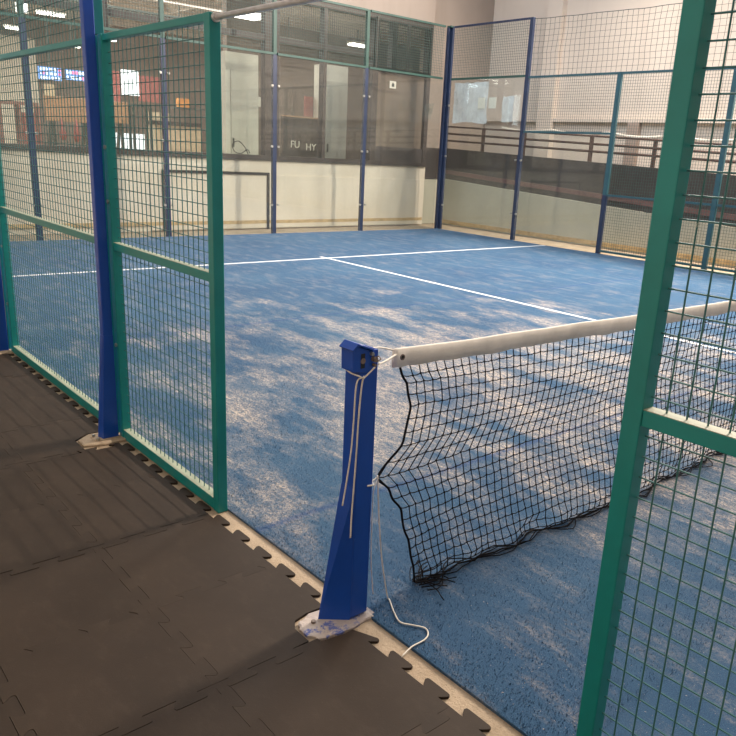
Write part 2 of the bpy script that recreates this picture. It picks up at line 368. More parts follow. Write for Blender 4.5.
# room and hall behind the windows
struct(box('wall_room', (-14.7, 7.5, 0), (-14.5, 16.3, 5.4), 'room'))
struct(box('wall_hall_end', (-28.2, -6, 0), (-28, 16.3, 6.4), 'wall_brown'))
struct(box('wall_hall_side', (-30, 16.3, 0), (-10.8, 16.5, 6.4), 'wall_brown'))
struct(box('ceiling_hall', (-30, -6, 5.6), (-11.21, 16.3, 5.75), 'ceil'))
struct(box('ceiling_room', (-14.5, 7.6, 4.2), (-11.21, 16.3, 4.3), 'ceil'))
b_ = MB()
for y in range(-4, 16, 2): b_.box((-28, y, 5.35), (-15.0, y+0.12, 5.6))
for x in (-26, -23, -20, -17): b_.box((x, -6, 5.15), (x+0.15, 16, 5.4))
struct(b_.build('ceiling_beams', 'ceil'))
struct(box('wall_hall_cream', (-26.2, -3.0, 0), (-26.0, 6.9, 4.4), 'wall_cream'))
# bright windows of the near wall, seen as reflections in the court glass
for k, (a, b, z0, z1) in enumerate([(-26.9, -24.6, 2.9, 4.9), (-24.2, -23.6, 3.9, 4.5), (-23.4, -22.9, 3.8, 4.4), (-22.5, -21.9, 3.0, 4.3)]):
    struct(box('window_%d' % (8+k), (a, -5.99, z0), (b, -5.95, z1), 'daywin'))
struct(box('wall_hall_partition', (-21.4, -5.9, 0), (-21.2, -1.6, 2.2), 'wall_brown'))

# ================================================================== RUBBER MATS (jigsaw tiles)
P0 = 0.4875
def edge_profile(L, amp):   # interlocking dovetail tabs along an edge of length L
    out = []; n = 3; per = L/n
    for k in range(n):
        c = per*(k+0.5); a = per*0.25; f = per*0.06
        out += [(c-a+f, 0), (c-a+f*0.2, amp*0.25), (c-a-f*0.9, amp*0.7), (c-a-f*0.6, amp*0.95), (c-a+f*0.3, amp), (c+a-f*0.3, amp), (c+a+f*0.6, amp*0.95), (c+a+f*0.9, amp*0.7), (c+a-f*0.2, amp*0.25), (c+a-f, 0)]
    return out
def mat_tile(x0, y0, g=0.0007):
    L = P0; amp = 0.036; pts = []
    e = edge_profile(L, amp)
    # top edge (+Y) tabs outward, bottom edge matching sockets, right tabs outward, left sockets
    pts += [(x0, y0)]+[(x0+u, y0+v+g) for u, v in e]          # bottom: sockets (profile goes into tile)
    pts += [(x0+L, y0)]+[(x0+L+v-g, y0+u) for u, v in e]      # right: tabs outward
    pts += [(x0+L, y0+L)]+[(x0+u, y0+L+v-g) for u, v in reversed(e)]
    pts += [(x0, y0+L)]+[(x0+v+g, y0+u) for u, v in reversed(e)]
    return pts
# tile rows: the top row's tabs reach towards the court kerb; slots are cut round the three footings
FOOT = {'net': [(-0.030, 0.04), (-0.040, -0.13), (-0.028, -0.180), (0.010, -0.205), (0.055, -0.205), (0.095, -0.175), (0.108, -0.09), (0.100, 0.04)],
        'mast': [(-2.05, 0.0), (-2.06, -0.15), (-2.00, -0.225), (-1.91, -0.225), (-1.875, -0.13), (-1.885, 0.0)],
        'edge': [(-4.08, 0.0), (-4.08, -0.17), (-3.98, -0.21), (-3.90, -0.15), (-3.90, 0.0)]}
near_x = -0.405; top_y = -0.064
words = ['first', 'second', 'third', 'fourth', 'fifth', 'sixth', 'seventh', 'eighth', 'ninth', 'tenth', 'eleventh']
rowname = ['in the kerb row', 'second row from kerb', 'third row from kerb', 'fourth row from kerb']
for r in range(0, 4):
    for c in range(-9, 4):
        x0 = near_x+c*P0; y0 = top_y-P0*(r+1)
        pts = mat_tile(x0, y0)
        if r == 0:
            for f in FOOT.values():
                lo = min(p[0] for p in f)-0.008; hi = max(p[0] for p in f)+0.008
                lo_t, hi_t = max(lo, x0+0.004), min(hi, x0+P0-0.004)
                if hi_t <= lo_t: continue
                ye = top_y
                out = []; put = False; ylow = min(p[1] for p in f)-0.045
                slot = [p for p in sorted(f, key=lambda p: -p[0]) if p[1] < ye-0.01]
                slot = [(p[0]+(0.009 if p[0] > (lo+hi)/2 else -0.009), p[1]-0.010) for p in slot]
                slot = [p for p in slot if x0+0.006 < p[0] < x0+P0-0.006]
                for p in pts:
                    if p[1] > ylow and p[1] < y0+P0-0.002 and ((hi > x0+P0 and p[0] > x0+P0-0.045) or (lo < x0 and p[0] < x0+0.045)): continue
                    if lo-0.02 < p[0] < hi+0.02 and p[1] > y0+P0-0.05 and x0-1e-6 <= p[0] <= x0+P0+1e-6:
                        if not put:
                            put = True
                            if hi > x0+P0: out.append((x0+P0-0.003, slot[0][1] if slot else y0+P0-0.12))
                            else: out.append((hi, ye-0.002))
                            out += slot
                            if lo < x0: out.append((x0+0.003, slot[-1][1] if slot else y0+P0-0.12))
                            else: out.append((lo, ye-0.002))
                        continue
                    out.append(p)
                pts = out
        mb = MB(); mb.prism(pts, 2, -0.010, 0.0+random.uniform(-0.0008, 0.0008))
        o = mb.build('rubber_mat_tile', 'rubber')
        if c > 0: pos = '%s right of the net post' % words[c-1]
        elif c == 0: pos = 'just left of the net post foot' if r == 0 else 'straight below the net post foot'
        else: pos = '%s left of the net post' % words[-c]
        tag(o, 'dark rubber jigsaw mat, %s, %s' % (pos, rowname[r]), 'floor mat', 'rubber jigsaw floor mats')

# ================================================================== NEAR FENCE
def wires(x0, x1, z0, z1, y, r=0.0021, px=0.0455, pz=0.0475, mat='wire', parent=None, sides=5, axis='x', jit=0.0):
    m = MB(); n = max(1, round((x1-x0)/px)); k = max(1, round((z1-z0)/pz))
    P = (lambda a, b, c: (a, b, c)) if axis == 'x' else (lambda a, b, c: (b, a, c))
    for i in range(1, n):
        x = x0+(x1-x0)*i/n; m.tube([P(x, y-r, z0), P(x, y-r, z1)], r, sides, False)
    for i in range(1, k):
        z = z0+(z1-z0)*i/k; m.tube([P(x0, y+r, z), P(x1, y+r, z)], r, sides, False)
    return m.build('wire_mesh', mat, parent)
def bolt(p, axis, parent, r=0.009, mat='steel', h=0.014):
    return MB().cyl(p, axis, r, h, 10).build('bolt', mat, parent, smooth=False)

def near_panel(x0, x1, label, top=1.95, rails=(1.0,), bolts=()):
    e = empty('mesh_fence_panel', ((x0+x1)/2, 0, 0), label, 'fence panel')
    w = 0.045
    box('post', (x0, -w/2, -0.008), (x0+w, w/2, top), 'teal', e, 0.003)
    box('post', (x1-w, -w/2, -0.008), (x1, w/2, top), 'teal', e, 0.003)
    box('top_rail', (x0+w, -0.018, top-0.028), (x1-w, 0.018, top), 'teal', e, 0.003)
    for z in rails: 
        o = box('middle_rail', (x0+w, -0.018, z-0.02), (x1-w, 0.018, z+0.016), 'teal', e, 0.002)
        d = box('dust_layer', (x0+w, -0.0175, z+0.016), (x1-w, 0.0175, z+0.0175), 'teal_dusty', o); d['label'] = 'dusty cream top face of the rail'
    b = box('bottom_rail', (x0+w, -0.020, -0.005), (x1-w, 0.022, 0.045), 'teal', e, 0.002)
    d = box('dust_layer', (x0+w, -0.019, 0.045), (x1-w, 0.021, 0.0468), 'teal_dusty', b); d['label'] = 'dusty cream top face of the rail'
    zs = [0.047]+[z+0.0 for z in rails]+[top-0.028]
    for i in range(len(zs)-1):
        wires(x0+w-0.004, x1-w+0.004, zs[i]-0.005, zs[i+1], 0.006, parent=e)
    for (bx, bz) in bolts: bolt((bx, -w/2-0.002, bz), 1, e, 0.010, 'steel', 0.010)
    return e
pA = near_panel(-1.955, -0.880, 'narrow teal mesh fence panel beside the open gateway', bolts=((-1.93, 0.50), (-1.93, 1.21), (-1.93, 1.46)))
pB = near_panel(-3.95, -1.985, 'wide teal mesh fence panel between the two blue masts', bolts=((-3.925, 0.35), (-3.925, 0.75)))
pC = near_panel(-5.98, -4.0, 'teal mesh fence panel beyond the far mast at the left edge')
pD = near_panel(0.955, 2.95, 'teal mesh fence panel in the right foreground, nearest the camera')
# the taller mesh above the two left panels
def upper_panel(x0, x1, z0, z1, label):
    e = empty('upper_mesh_panel', ((x0+x1)/2, 0, z0), label, 'fence panel')
    w = 0.045
    box('post', (x0, -w/2, z0), (x0+w, w/2, z1), 'teal', e, 0.003); box('post', (x1-w, -w/2, z0), (x1, w/2, z1), 'teal', e, 0.003)
    box('top_rail', (x0+w, -0.02, z1-0.04), (x1-w, 0.02, z1), 'teal', e, 0.003)
    wires(x0+w, x1-w, z0, z1-0.04, 0.006, parent=e)
    return e
upper_panel(-3.95, -1.985, 1.953, 2.95, 'upper teal mesh panel above the wide fence panel')
upper_panel(-5.98, -4.0, 1.953, 2.95, 'upper teal mesh panel above the leftmost fence panel')
e = empty('gateway_lintel', (0.03, 0, 1.905), 'pale metal rod bridging the gateway between the two fence panels', 'fence bar')
MB().tube([(-0.875, 0, 1.934), (0.95, 0, 1.934)], 0.011, 10).build('bar', 'steelpale', e, smooth=True)
MB().cyl((-0.872, 0, 1.934), 0, 0.017, 0.014).build('end_collar', 'steelpale', e)
MB().cyl((0.947, 0, 1.934), 0, 0.017, 0.014).build('end_collar', 'steelpale', e)

def mast(x, label, h=6.2):
    e = empty('floodlight_mast', (x, -0.08, 0), label, 'mast')
    box('pole', (x-0.022, -0.082, 0.0), (x+0.024, -0.034, h), 'blue', e, 0.004)
    # flared foot: a web plate that widens towards the ground, with a base plate
    MB().prism([(-0.082, 0.55), (-0.035, 0.55), (-0.035, 0.006), (-0.125, 0.006)], 0, x-0.022, x-0.016).build('foot_web', 'blue', e)
    MB().prism([(-0.082, 0.55), (-0.035, 0.55), (-0.035, 0.006), (-0.115, 0.006)], 0, x+0.018, x+0.025).build('foot_web', 'blue', e)
    MB().hexa([(x-0.017, -0.123, 0.006), (x+0.019, -0.114, 0.006), (x+0.019, -0.108, 0.006), (x-0.017, -0.117, 0.006), (x-0.017, -0.083, 0.55), (x+0.019, -0.083, 0.55), (x+0.019, -0.079, 0.55), (x-0.017, -0.079, 0.55)]).build('foot_face', 'blue', e)
    box('base_plate', (x-0.045, -0.16, -0.004), (x+0.040, -0.03, 0.006), 'slab', e)
    for dx, dy in ((-0.032, -0.145), (0.028, -0.145)): bolt((x+dx, dy, 0.010), 2, e, 0.007, 'steel', 0.016)
    # lamp head above, out of the photograph's frame
    box('lamp_arm', (x-0.02, -0.07, h-0.25), (x+0.02, 0.7, h-0.21), 'blue', e)
    box('lamp_housing', (x-0.25, 0.6, h-0.21), (x+0.25, 0.95, h-0.13), 'darkmetal', e)
    return e
mA = mast(-1.965, 'blue floodlight mast with flared foot between the narrow and wide mesh panels')
mB = mast(-3.99, 'blue floodlight mast cut by the left edge of the photo')
def footing(pts, x, z, label, mat):
    m = MB(); n = len(pts); cx = sum(p[0] for p in pts)/n; cy = sum(p[1] for p in pts)/n
    ring = []
    out = []
    for i in range(n):    # subdivide and jitter the outline
        a = pts[i]; b = pts[(i+1) % n]
        for k in range(4):
            t = k/4; out.append((a[0]+(b[0]-a[0])*t+random.uniform(-.004, .004), a[1]+(b[1]-a[1])*t+random.uniform(-.004, .004)))
    i0 = len(m.v); k = len(out)
    for s, zz in ((1.0, -0.012), (1.0, z*0.5-0.002), (0.93, z)):
        m.v += [(cx+(p[0]-cx)*s, cy+(p[1]-cy)*s, zz+random.uniform(-.001, .001)) for p in out]
    for r in range(2):
        for j in range(k): m.f.append((i0+r*k+j, i0+r*k+(j+1) % k, i0+(r+1)*k+(j+1) % k, i0+(r+1)*k+j))
    m.v.append((cx, cy, z)); q = len(m.v)-1
    for j in range(k): m.f.append((i0+2*k+j, i0+2*k+(j+1) % k, q))
    return tag(m.build('concrete_footing', mat), label, 'footing')
footing(FOOT['mast'], 0, 0.004, 'pale concrete footing under the blue mast between mesh panels', 'slab')
footing(FOOT['net'], 0, 0.002, 'paint-splashed concrete footing under the free-standing net post', 'footing')
footing(FOOT['edge'], 0, 0.004, 'pale concrete footing under the mast at the left edge', 'slab')

# ================================================================== NET POST
np_ = empty('net_post', (0.04, 0.03, 0), 'deep blue steel net post with a winch box at its top', 'net post')
px0, px1, py0, py1, pt = 0.004, 0.072, -0.045, 0.027, 0.93
m = MB()   # hollow square column: four walls
t = 0.005
m.box((px0, py0, 0.008), (px1, py0+t, pt-0.012)); m.box((px0, py1-t, 0.008), (px1, py1, pt)); m.box((px0, py0+t, 0.008), (px0+t, py1-t, pt)); m.box((px1-t, py0+t, 0.008), (px1, py1-t, pt))
m.box((px0+t, py0+t, 0.60), (px1-t, py1-t, 0.62))
m.build('column', 'blue', np_, bevel=0.0015)
m = MB(); m.v += [(px0, py0-0.082, -0.004), (px1, py0, -0.004), (px0, py0, -0.004), (px0, py0-0.001, 0.48), (px1, py0-0.0003, 0.48), (px0, py0, 0.48)]
m.f += [(0, 1, 2), (3, 5, 4), (0, 3, 4, 1), (1, 4, 5, 2), (2, 5, 3, 0)]; m.build('flared_web', 'blue', np_)
box('base_plate', (px0-0.01, -0.115, -0.008), (px1+0.015, 0.050, 0.001), 'footing', np_)
for dx, dy in ((0.012, -0.150),): bolt((dx, dy, 0.003), 2, np_, 0.008, 'rust', 0.014)
# winch box: bent plate hood with a slot showing the strap wheel
wb = MB().prism([(-0.004, 0.862), (-0.074, 0.872), (-0.076, 0.935), (-0.058, 0.950), (-0.008, 0.930), (0.008, 0.895), (0.002, 0.868)], 0, 0.020, 0.078).build('winch_box', 'blue', np_, bevel=0.002)
MB().prism([(-0.077, 0.937), (-0.060, 0.953), (-0.006, 0.933), (0.010, 0.897), (0.013, 0.900), (-0.004, 0.939), (-0.061, 0.960), (-0.082, 0.941)], 0, 0.015, 0.084).build('hood', 'blue', wb, bevel=0.001)
box('slot', (0.078, -0.045, 0.880), (0.0795, -0.030, 0.926), 'black', wb)
MB().cyl((0.0795, -0.0375, 0.903), 0, 0.009, 0.003, 14).build('strap_wheel', 'rust', wb)
MB().cyl((0.082, 0.002, 0.905), 0, 0.009, 0.022, 6).build('winch_nut', 'rust', np_)
MB().cyl((0.078, -0.006, 0.922), 0, 0.006, 0.020, 8).build('winch_nut', 'steel', np_)
MB().cyl((0.080, 0.004, 0.886), 0, 0.0055, 0.018, 6).build('winch_nut', 'rust', np_)
MB().tube([(0.088, -0.002, 0.908), (0.094, 0.010, 0.916), (0.090, 0.024, 0.904), (0.086, 0.012, 0.896)], 0.0022, 5).build('winch_hook', 'rust', np_)

def smooth_path(p, n=6):
    p = [Vector(q) for q in p]; out = []
    for i in range(len(p)-1):
        a = p[max(i-1, 0)]; b = p[i]; c = p[i+1]; d = p[min(i+2, len(p)-1)]
        for k in range(n):
            t = k/n; out.append(0.5*((2*b)+(c-a)*t+(2*a-5*b+4*c-d)*t*t+(-a+3*b-3*c+d)*t**3))
    out.append(p[-1]); return out
e = empty('tie_cord', (0.06, -0.03, 0.86), 'white cord looped round the winch box and hanging down the net post', 'cord')
MB().tube(smooth_path([(0.030, -0.070, 0.874), (0.060, -0.068, 0.866), (0.084, -0.056, 0.860), (0.086, -0.038, 0.853), (0.086, -0.018, 0.864), (0.088, 0.002, 0.880)]), 0.0026, 6).build('loop', 'cord_white', e, smooth=True)
MB().tube(smooth_path([(0.086, -0.038, 0.853), (0.078, -0.058, 0.835), (0.078, -0.064, 0.715), (0.078, -0.070, 0.618), (0.074, -0.080, 0.519), (0.070, -0.090, 0.436)]), 0.0026, 6).build('strand', 'cord_white', e, smooth=True)
MB().tube(smooth_path([(0.086, -0.038, 0.853), (0.080, -0.040, 0.824), (0.076, -0.044, 0.711), (0.075, -0.046, 0.611), (0.075, -0.052, 0.476), (0.075, -0.056, 0.39), (0.075, -0.057, 0.315)]), 0.0026, 6).build('strand', 'cord_white', e, smooth=True)
MB().octa((0.087, -0.038, 0.854), 0.006).build('knot', 'cord_white', e)
e = empty('net_guy_cord', (0.03, 0.12, 0.90), 'white cords tying the net tape to the top of the net post', 'cord')
MB().tube(smooth_path([(0.03, 0.036, 0.922), (0.01, 0.09, 0.913), (0.0, 0.155, 0.893)]), 0.0028, 6).build('cord_strand', 'cord_white', e, smooth=True)
MB().tube(smooth_path([(0.072, 0.030, 0.882), (0.04, 0.090, 0.878), (0.004, 0.160, 0.880)]), 0.0034, 6).build('cord_strand', 'cord_white', e, smooth=True)
e = empty('ground_cord', (0.05, 0.10, 0.0), 'thin white cord dropping from the net edge and curling onto turf and kerb', 'cord')
MB().tube(smooth_path([(0.0, 0.112, 0.458), (0.02, 0.092, 0.468), (0.045, 0.072, 0.474), (0.05, 0.082, 0.326), (0.05, 0.104, 0.167), (0.05, 0.138, 0.012), (0.062, 0.138, 0.004), (0.129, 0.102, 0.005), (0.185, 0.081, 0.005), (0.222, 0.102, 0.005), (0.26, 0.125, 0.005), (0.29, 0.111, 0.005), (0.305, 0.079, 0.005), (0.308, 0.024, 0.006), (0.319, -0.020, 0.004), (0.32, -0.03, -0.004)], 8), 0.0026, 6).build('strand', 'cord_white', e, smooth=True)
MB().tube(smooth_path([(0.03, 0.086, 0.470), (0.05, 0.052, 0.44), (0.05, 0.051, 0.335), (0.05, 0.055, 0.184), (0.05, 0.071, 0.046)]), 0.0020, 6).build('strand', 'cord_white', e, smooth=True)
MB().tube([(0.0, 0.11, 0.457), (0.04, 0.05, 0.470), (0.074, 0.032, 0.476), (0.074, 0.005, 0.480)], 0.0028, 6).build('tie', 'cord_white', e)

# ================================================================== NET
YN0, YN1 = 0.16, 9.86
def ztop(y):
    t = abs(y-5)/5
    return 0.838+0.062*t**1.6
net = empty('tennis_net', (0, 5, 0), 'black knotted court net with a white canvas top tape, sagging to the turf', 'net')
prof = [(0.0, 0.006), (0.10, 0.045), (0.2, 0.058), (0.33, 0.035), (0.41, -0.038), (0.45, -0.080), (0.50, -0.030), (0.62, 0.040), (0.8, 0.082), (0.92, 0.100), (1.0, 0.105)]
def eoff(v):
    for i in range(len(prof)-1):
        if v <= prof[i+1][0]:
            a, b = prof[i], prof[i+1]; t = (v-a[0])/(b[0]-a[0]); t = t*t*(3-2*t); return a[1]+(b[1]-a[1])*t
    return prof[-1][1]
NR, cell = 20, 0.0415
ncol = int((YN1-YN0-0.02)/cell)
def net_pt(c, r):
    y0 = YN0+0.012+c*cell; v = r/NR
    zt = ztop(y0)-0.055
    wave = noise.noise(Vector((y0*1.7, v*2.0, 3.1)))
    y = y0+eoff(v)*math.exp(-(y0-YN0)/0.42)+0.010*wave+0.022*math.sin(v*7+y0*1.3)*min(1, v*2)*min(1, (y0-YN0)*3)
    z = zt*(1-v)
    pull = math.exp(-((y0-YN0)/0.35)**2)
    z += 0.035*pull*math.sin((v-0.47)*PI*2.0)*-0.6*(1 if 0.05 < v < 0.97 else 0)
    z += 0.012*noise.noise(Vector((y0*2.3, v*3.0, 9.0)))*min(1, v*3)
    x = 0.035*noise.noise(Vector((y0*0.9, v*1.3, 5.0)))*v + 0.02*v*math.sin(y0*2.2+v*4)
    x += 0.05*v*v
    z = max(z, 0.008+0.004*(r == NR))
    if v > 0.93: x += 0.03*noise.noise(Vector((y0*6, v*5, 1.0)))
    j = 0.0046
    h = noise.noise_vector(Vector((c*3.7, r*5.3, 0.7)))
    return Vector((x+h.x*j, y+h.y*j, z+h.z*j))
G = [[net_pt(c, r) for r in range(NR+1)] for c in range(ncol+1)]
m = MB()
for r in range(1, NR+1):
    pts = []
    for c in range(ncol+1):
        pts.append(G[c][r])
        if c < ncol and c < 110: pts.append((G[c][r]+G[c+1][r])/2-Vector((0, 0, 0.0025)))
    m.tube(pts, 0.0019, 4, False)
for c in range(ncol+1):
    m.tube(G[c], 0.0019, 4, False)
for c in range(0, ncol+1):
    for r in range(1, NR+1): m.octa(G[c][r], 0.0056)
m.build('netting', 'cord_black', net)
# bound edge cord and bottom cord with bunched slack lying on the turf
MB().tube(smooth_path([G[0][r]+Vector((0, -0.002, 0)) for r in range(NR+1)], 3), 0.0042, 6).build('side_cord', 'cord_black', net, smooth=True)
for k in range(5):
    pts = []
    for c in range(0, ncol+1):
        g = G[c][NR]; a = 0.016*k+0.014
        pts.append(Vector((g.x+0.02+a*noise.noise(Vector((g.y*5, k*7.0, 0)))*2, g.y, 0.008+0.014*abs(noise.noise(Vector((g.y*9, k*3.0, 4)))))))
    MB().tube(pts, 0.0032 if k == 0 else 0.0024, 5).build('bottom_cord', 'cord_black', net)
m = MB()
for k in range(16):
    s = Vector((0.04+random.uniform(-.02, .03), 0.30+random.uniform(-.03, .02), 0.012)); d = random.uniform(-1.2, 0.9)
    pts = [s]
    for q in range(5):
        d += random.uniform(-.6, .6); s = s+Vector((math.sin(d)*0.026, math.cos(d)*0.026, random.uniform(-.004, .006))); s.z = max(0.006, s.z); pts.append(s)
    m.tube(smooth_path(pts, 3), 0.0021, 4)
m.build('loose_ends', 'cord_black', net)
# white tape: flattened sleeve, slightly wrinkled
m = MB(); ny = 600
sec = [(-0.006, 0.0), (-0.008, 0.5), (-0.005, 0.95), (0.0, 1.0), (0.005, 0.95), (0.008, 0.5), (0.006, 0.0), (0.0, -0.03)]
for i in range(ny+1):
    y = YN0-0.008+(YN1-YN0+0.016)*i/ny; zt = ztop(y)+0.004*noise.noise(Vector((y*3, 0, 0))); h = 0.064+0.007*noise.noise(Vector((y*7, 5, 0)))+0.003*noise.noise(Vector((y*24, 5, 0)))
    wx = 0.005*noise.noise(Vector((y*9, 0, 7)))+0.004*noise.noise(Vector((y*30, 2, 7)))
    for a, b in sec: m.v.append((a+wx*(1-b), y, zt-h+h*b))
    if i:
        q = (i-1)*8
        for k in range(8): m.f.append((q+k, q+(k+1) % 8, q+8+(k+1) % 8, q+8+k))
m.f.append(tuple(range(8))); m.f.append(tuple(ny*8+k for k in range(8)))
tape = m.build('top_tape', 'canvas', net, smooth=True)
tape['label'] = 'white canvas tape'
def ring(c, axis, R, r, name, mat, parent):
    m = MB(); pts = []
    for k in range(15):
        a = 2*PI*k/14; q = {0: Vector((0, math.cos(a)*R, math.sin(a)*R)), 1: Vector((math.cos(a)*R, 0, math.sin(a)*R))}[axis]; pts.append(Vector(c)+q)
    return m.tube(pts, r, 6).build(name, mat, parent)
ring((0.0085, 0.185, 0.868), 0, 0.008, 0.0025, 'grommet', 'rust', tape)
MB().cyl((0.008, 0.185, 0.868), 0, 0.006, 0.002, 10).build('grommet_hole', 'black', tape)

# ================================================================== END GLASS WALL AND FAR SIDE
TX = -10.10
def corner_bolts(parent, x, y, axis, zs):
    for z in zs:
        for s in (-1, 1):
            p = (x, y+s*0.065, z) if axis == 'y' else (x+s*0.065, y, z)
            MB().cyl(p, 0 if axis == 'y' else 1, 0.019, 0.03, 10).build('glass_clamp', 'steel', parent)
where_end = {0: 'at the hidden near corner', 2: 'second from the near corner', 4: 'behind the narrow fence panel', 6: 'beside the black outline on the wall', 8: 'beside the slatted louvre'}
for y in (0, 2, 4, 6, 8):
    e = empty('glass_wall_post', (TX, y, 0), 'blue post of the end glass wall, %s' % where_end[y], 'post')
    box('upright', (TX-0.06, y-0.04, -0.02), (TX, y+0.04, 3.0), 'blue_post', e, 0.004)
    box('upright_top', (TX-0.06, y-0.035, 3.0), (TX, y+0.035, 4.0), 'teal_far', e, 0.004)
    box('foot_plate', (TX-0.10, y-0.04, -0.024), (TX+0.001, y+0.04, -0.01), 'blue_post', e)
    corner_bolts(e, TX+0.016, y, 'y', (0.5, 1.5, 2.5))
names = ['nearest the left edge', 'second from the left edge', 'seen through the narrow mesh panel', 'before the two white cupboards', 'next to the far corner']
for k, y in enumerate((0, 2, 4, 6, 8)):
    e = empty('glass_wall_bay', (TX, y+1, 0.0), 'end glass wall bay with mesh on top, %s' % names[k], 'glass wall')
    box('glass_pane', (TX+0.002, y+0.045, 0.0), (TX+0.012, y+1.955, 2.98), 'glass', e)
    box('bottom_rail', (TX-0.018, y+0.045, 2.99), (TX+0.018, y+1.955, 3.03), 'teal_far', e)
    box('top_rail', (TX-0.018, y+0.045, 3.965), (TX+0.018, y+1.955, 4.0), 'teal_far', e)
    wires(y+0.045, y+1.955, 3.04, 3.96, TX, 0.0035, mat='wire_far', parent=e, sides=4, axis='y')
# black slatted louvre behind the mesh
e = empty('slatted_louvre', (-10.78, 9.45, 3.1), 'dark slatted louvre high on the end wall next to the corner', 'louvre')
m = MB()
for k in range(20):
    z = 3.14+k*0.046; m.hexa([(-10.81, 8.76, z), (-10.77, 8.76, z-0.008), (-10.77, 10.24, z-0.008), (-10.81, 10.24, z), (-10.81, 8.76, z+0.014), (-10.77, 8.76, z+0.006), (-10.77, 10.24, z+0.006), (-10.81, 10.24, z+0.014)])
m.build('slats', 'black', e)
for q in ((-10.80, 8.74, 3.08, -10.76, 8.78, 4.05), (-10.80, 10.22, 3.08, -10.76, 10.26, 4.05), (-10.80, 9.56, 3.08, -10.79, 9.66, 4.05)): box('frame_upright', q[:3], q[3:], 'darkframe', e)
# corner posts: two profiles with a gap
FY = 10.10
e = empty('corner_post', (TX, FY, 0), 'paired blue corner post where the two glass walls meet', 'post')
box('upright', (TX-0.06, FY-0.045, -0.02), (TX, FY+0.0, 3.98), 'blue_post', e, 0.004)
box('upright', (TX-0.03, FY+0.02, -0.02), (TX+0.06, FY+0.07, 4.0), 'blue_post', e, 0.004)
box('corner_bracket', (TX-0.055, FY-0.04, 3.98), (TX+0.055, FY+0.065, 4.01), 'teal_far', e)
corner_bolts(e, TX+0.045, FY-0.01, 'x', (0.5, 1.5, 2.5))
def side_post(x, h, mat_hi, label, lo='blue_post', split=None):
    e = empty('side_post', (x, FY, 0), label, 'post')
    if split:
        box('upright', (x-0.04, FY, -0.02), (x+0.04, FY+0.06, split), lo, e, 0.004); box('upright_top', (x-0.04, FY, split), (x+0.04, FY+0.06, h), mat_hi, e, 0.004)
    else: box('upright', (x-0.04, FY, -0.02), (x+0.04, FY+0.06, h), mat_hi, e, 0.004)
    box('foot_plate', (x-0.04, FY-0.001, -0.024), (x+0.04, FY+0.10, -0.01), 'blue_post', e)
    return e
e = side_post(-8, 4.0, 'blue_post', 'tall blue post between the first and second side glass panes'); corner_bolts(e, -8, FY-0.016, 'x', (0.5, 1.5))
M['bluegreen'] = simple('blue_green_paint', (0.025, 0.085, 0.11), 0.4, 0, 0.15, 3)
e = side_post(-6, 3.0, 'bluegreen', 'blue-green post where side glass ends and mesh begins', split=1.0)
side_post(-4, 3.0, 'bluegreen', 'blue-green side post seen right behind the foreground panel')
for x, l in ((-2, 'third mesh post of the far side, outside the photo'), (0, 'mesh post in line with the net, outside the photo')): side_post(x, 3.0, 'bluegreen', l)
e = empty('glass_wall_bay', (-9, FY, 0), 'tall side glass bay next to the far corner, with bright reflections', 'glass wall')
box('glass_pane', (-9.99, FY-0.012, 0), (-8.045, FY-0.002, 2.98), 'glass', e)
box('bottom_rail', (-9.99, FY, 2.985), (-8.045, FY+0.03, 3.025), 'teal_far', e); box('top_rail', (-9.99, FY, 3.965), (-8.045, FY+0.03, 4.0), 'blue_post', e)
wires(-9.99, -8.045, 3.03, 3.96, FY+0.015, 0.0032, mat='wire_far', parent=e, sides=4)
e = empty('glass_wall_bay', (-7, FY, 0), 'lower side glass bay under fine mesh, second from the far corner', 'glass wall')
box('glass_pane', (-7.955, FY-0.012, 0), (-6.045, FY-0.002, 1.99), 'glass', e)
for z in (2.02, 2.98): box('rail', (-7.955, FY, z-0.018), (-6.045, FY+0.03, z+0.018), 'bluegreen', e)
wires(-7.955, -6.045, 2.0, 3.0, FY+0.012, 0.0030, mat='wire_far', parent=e, sides=4)
def side_mesh(x0, x1, z0, z1, label, rails):
    e = empty('side_mesh_panel', ((x0+x1)/2, FY, z0), label, 'fence panel')
    for z in rails: box('rail', (x0+0.045, FY, z-0.018), (x1-0.045, FY+0.03, z+0.018), 'bluegreen', e)
    wires(x0+0.045, x1-0.045, z0, z1, FY+0.012, 0.0030, mat='wire_far', parent=e, sides=4)
side_mesh(-6, -4, 0.02, 3.0, 'full-height mesh panel between the side glass and foreground post', (0.04, 1.0, 2.98))
side_mesh(-4, -2, 0.02, 3.0, 'full-height mesh panel behind the foreground panel at right', (0.04, 1.0, 2.98))
side_mesh(-2, 0, 0.02, 3.0, 'full-height mesh panel in line with the net', (0.04, 1.0, 2.98))
# loose ball-stop netting above the side
e = empty('ball_stop_netting', (-4, FY+0.03, 3.0), 'loose dark netting strung above the far side fence', 'netting')
m = MB(); nx, nz = 80, 10
def bs(i, k):
    x = -8+8.0*i/nx; z1 = 3.98-0.03*math.sin(PI*((x+8) % 4)/4)-0.02*abs(noise.noise(Vector((x*1.5, 0, 0)))); z0 = 3.0
    return Vector((x+0.02*noise.noise(Vector((x*2, k*0.4, 2))), FY+0.03+0.02*noise.noise(Vector((x, k*0.3, 8))), z0+(z1-z0)*k/nz))
for i in range(nx+1): m.tube([bs(i, k) for k in range(nz+1)], 0.0030, 4, False)
for k in range(nz): m.tube([bs(i, k) for i in range(nx+1)], 0.0030, 4, False)
m.build('netting', 'darkmetal', e); MB().tube([bs(i, nz) for i in range(nx+1)], 0.006, 5).build('head_rope', 'darkmetal', e)

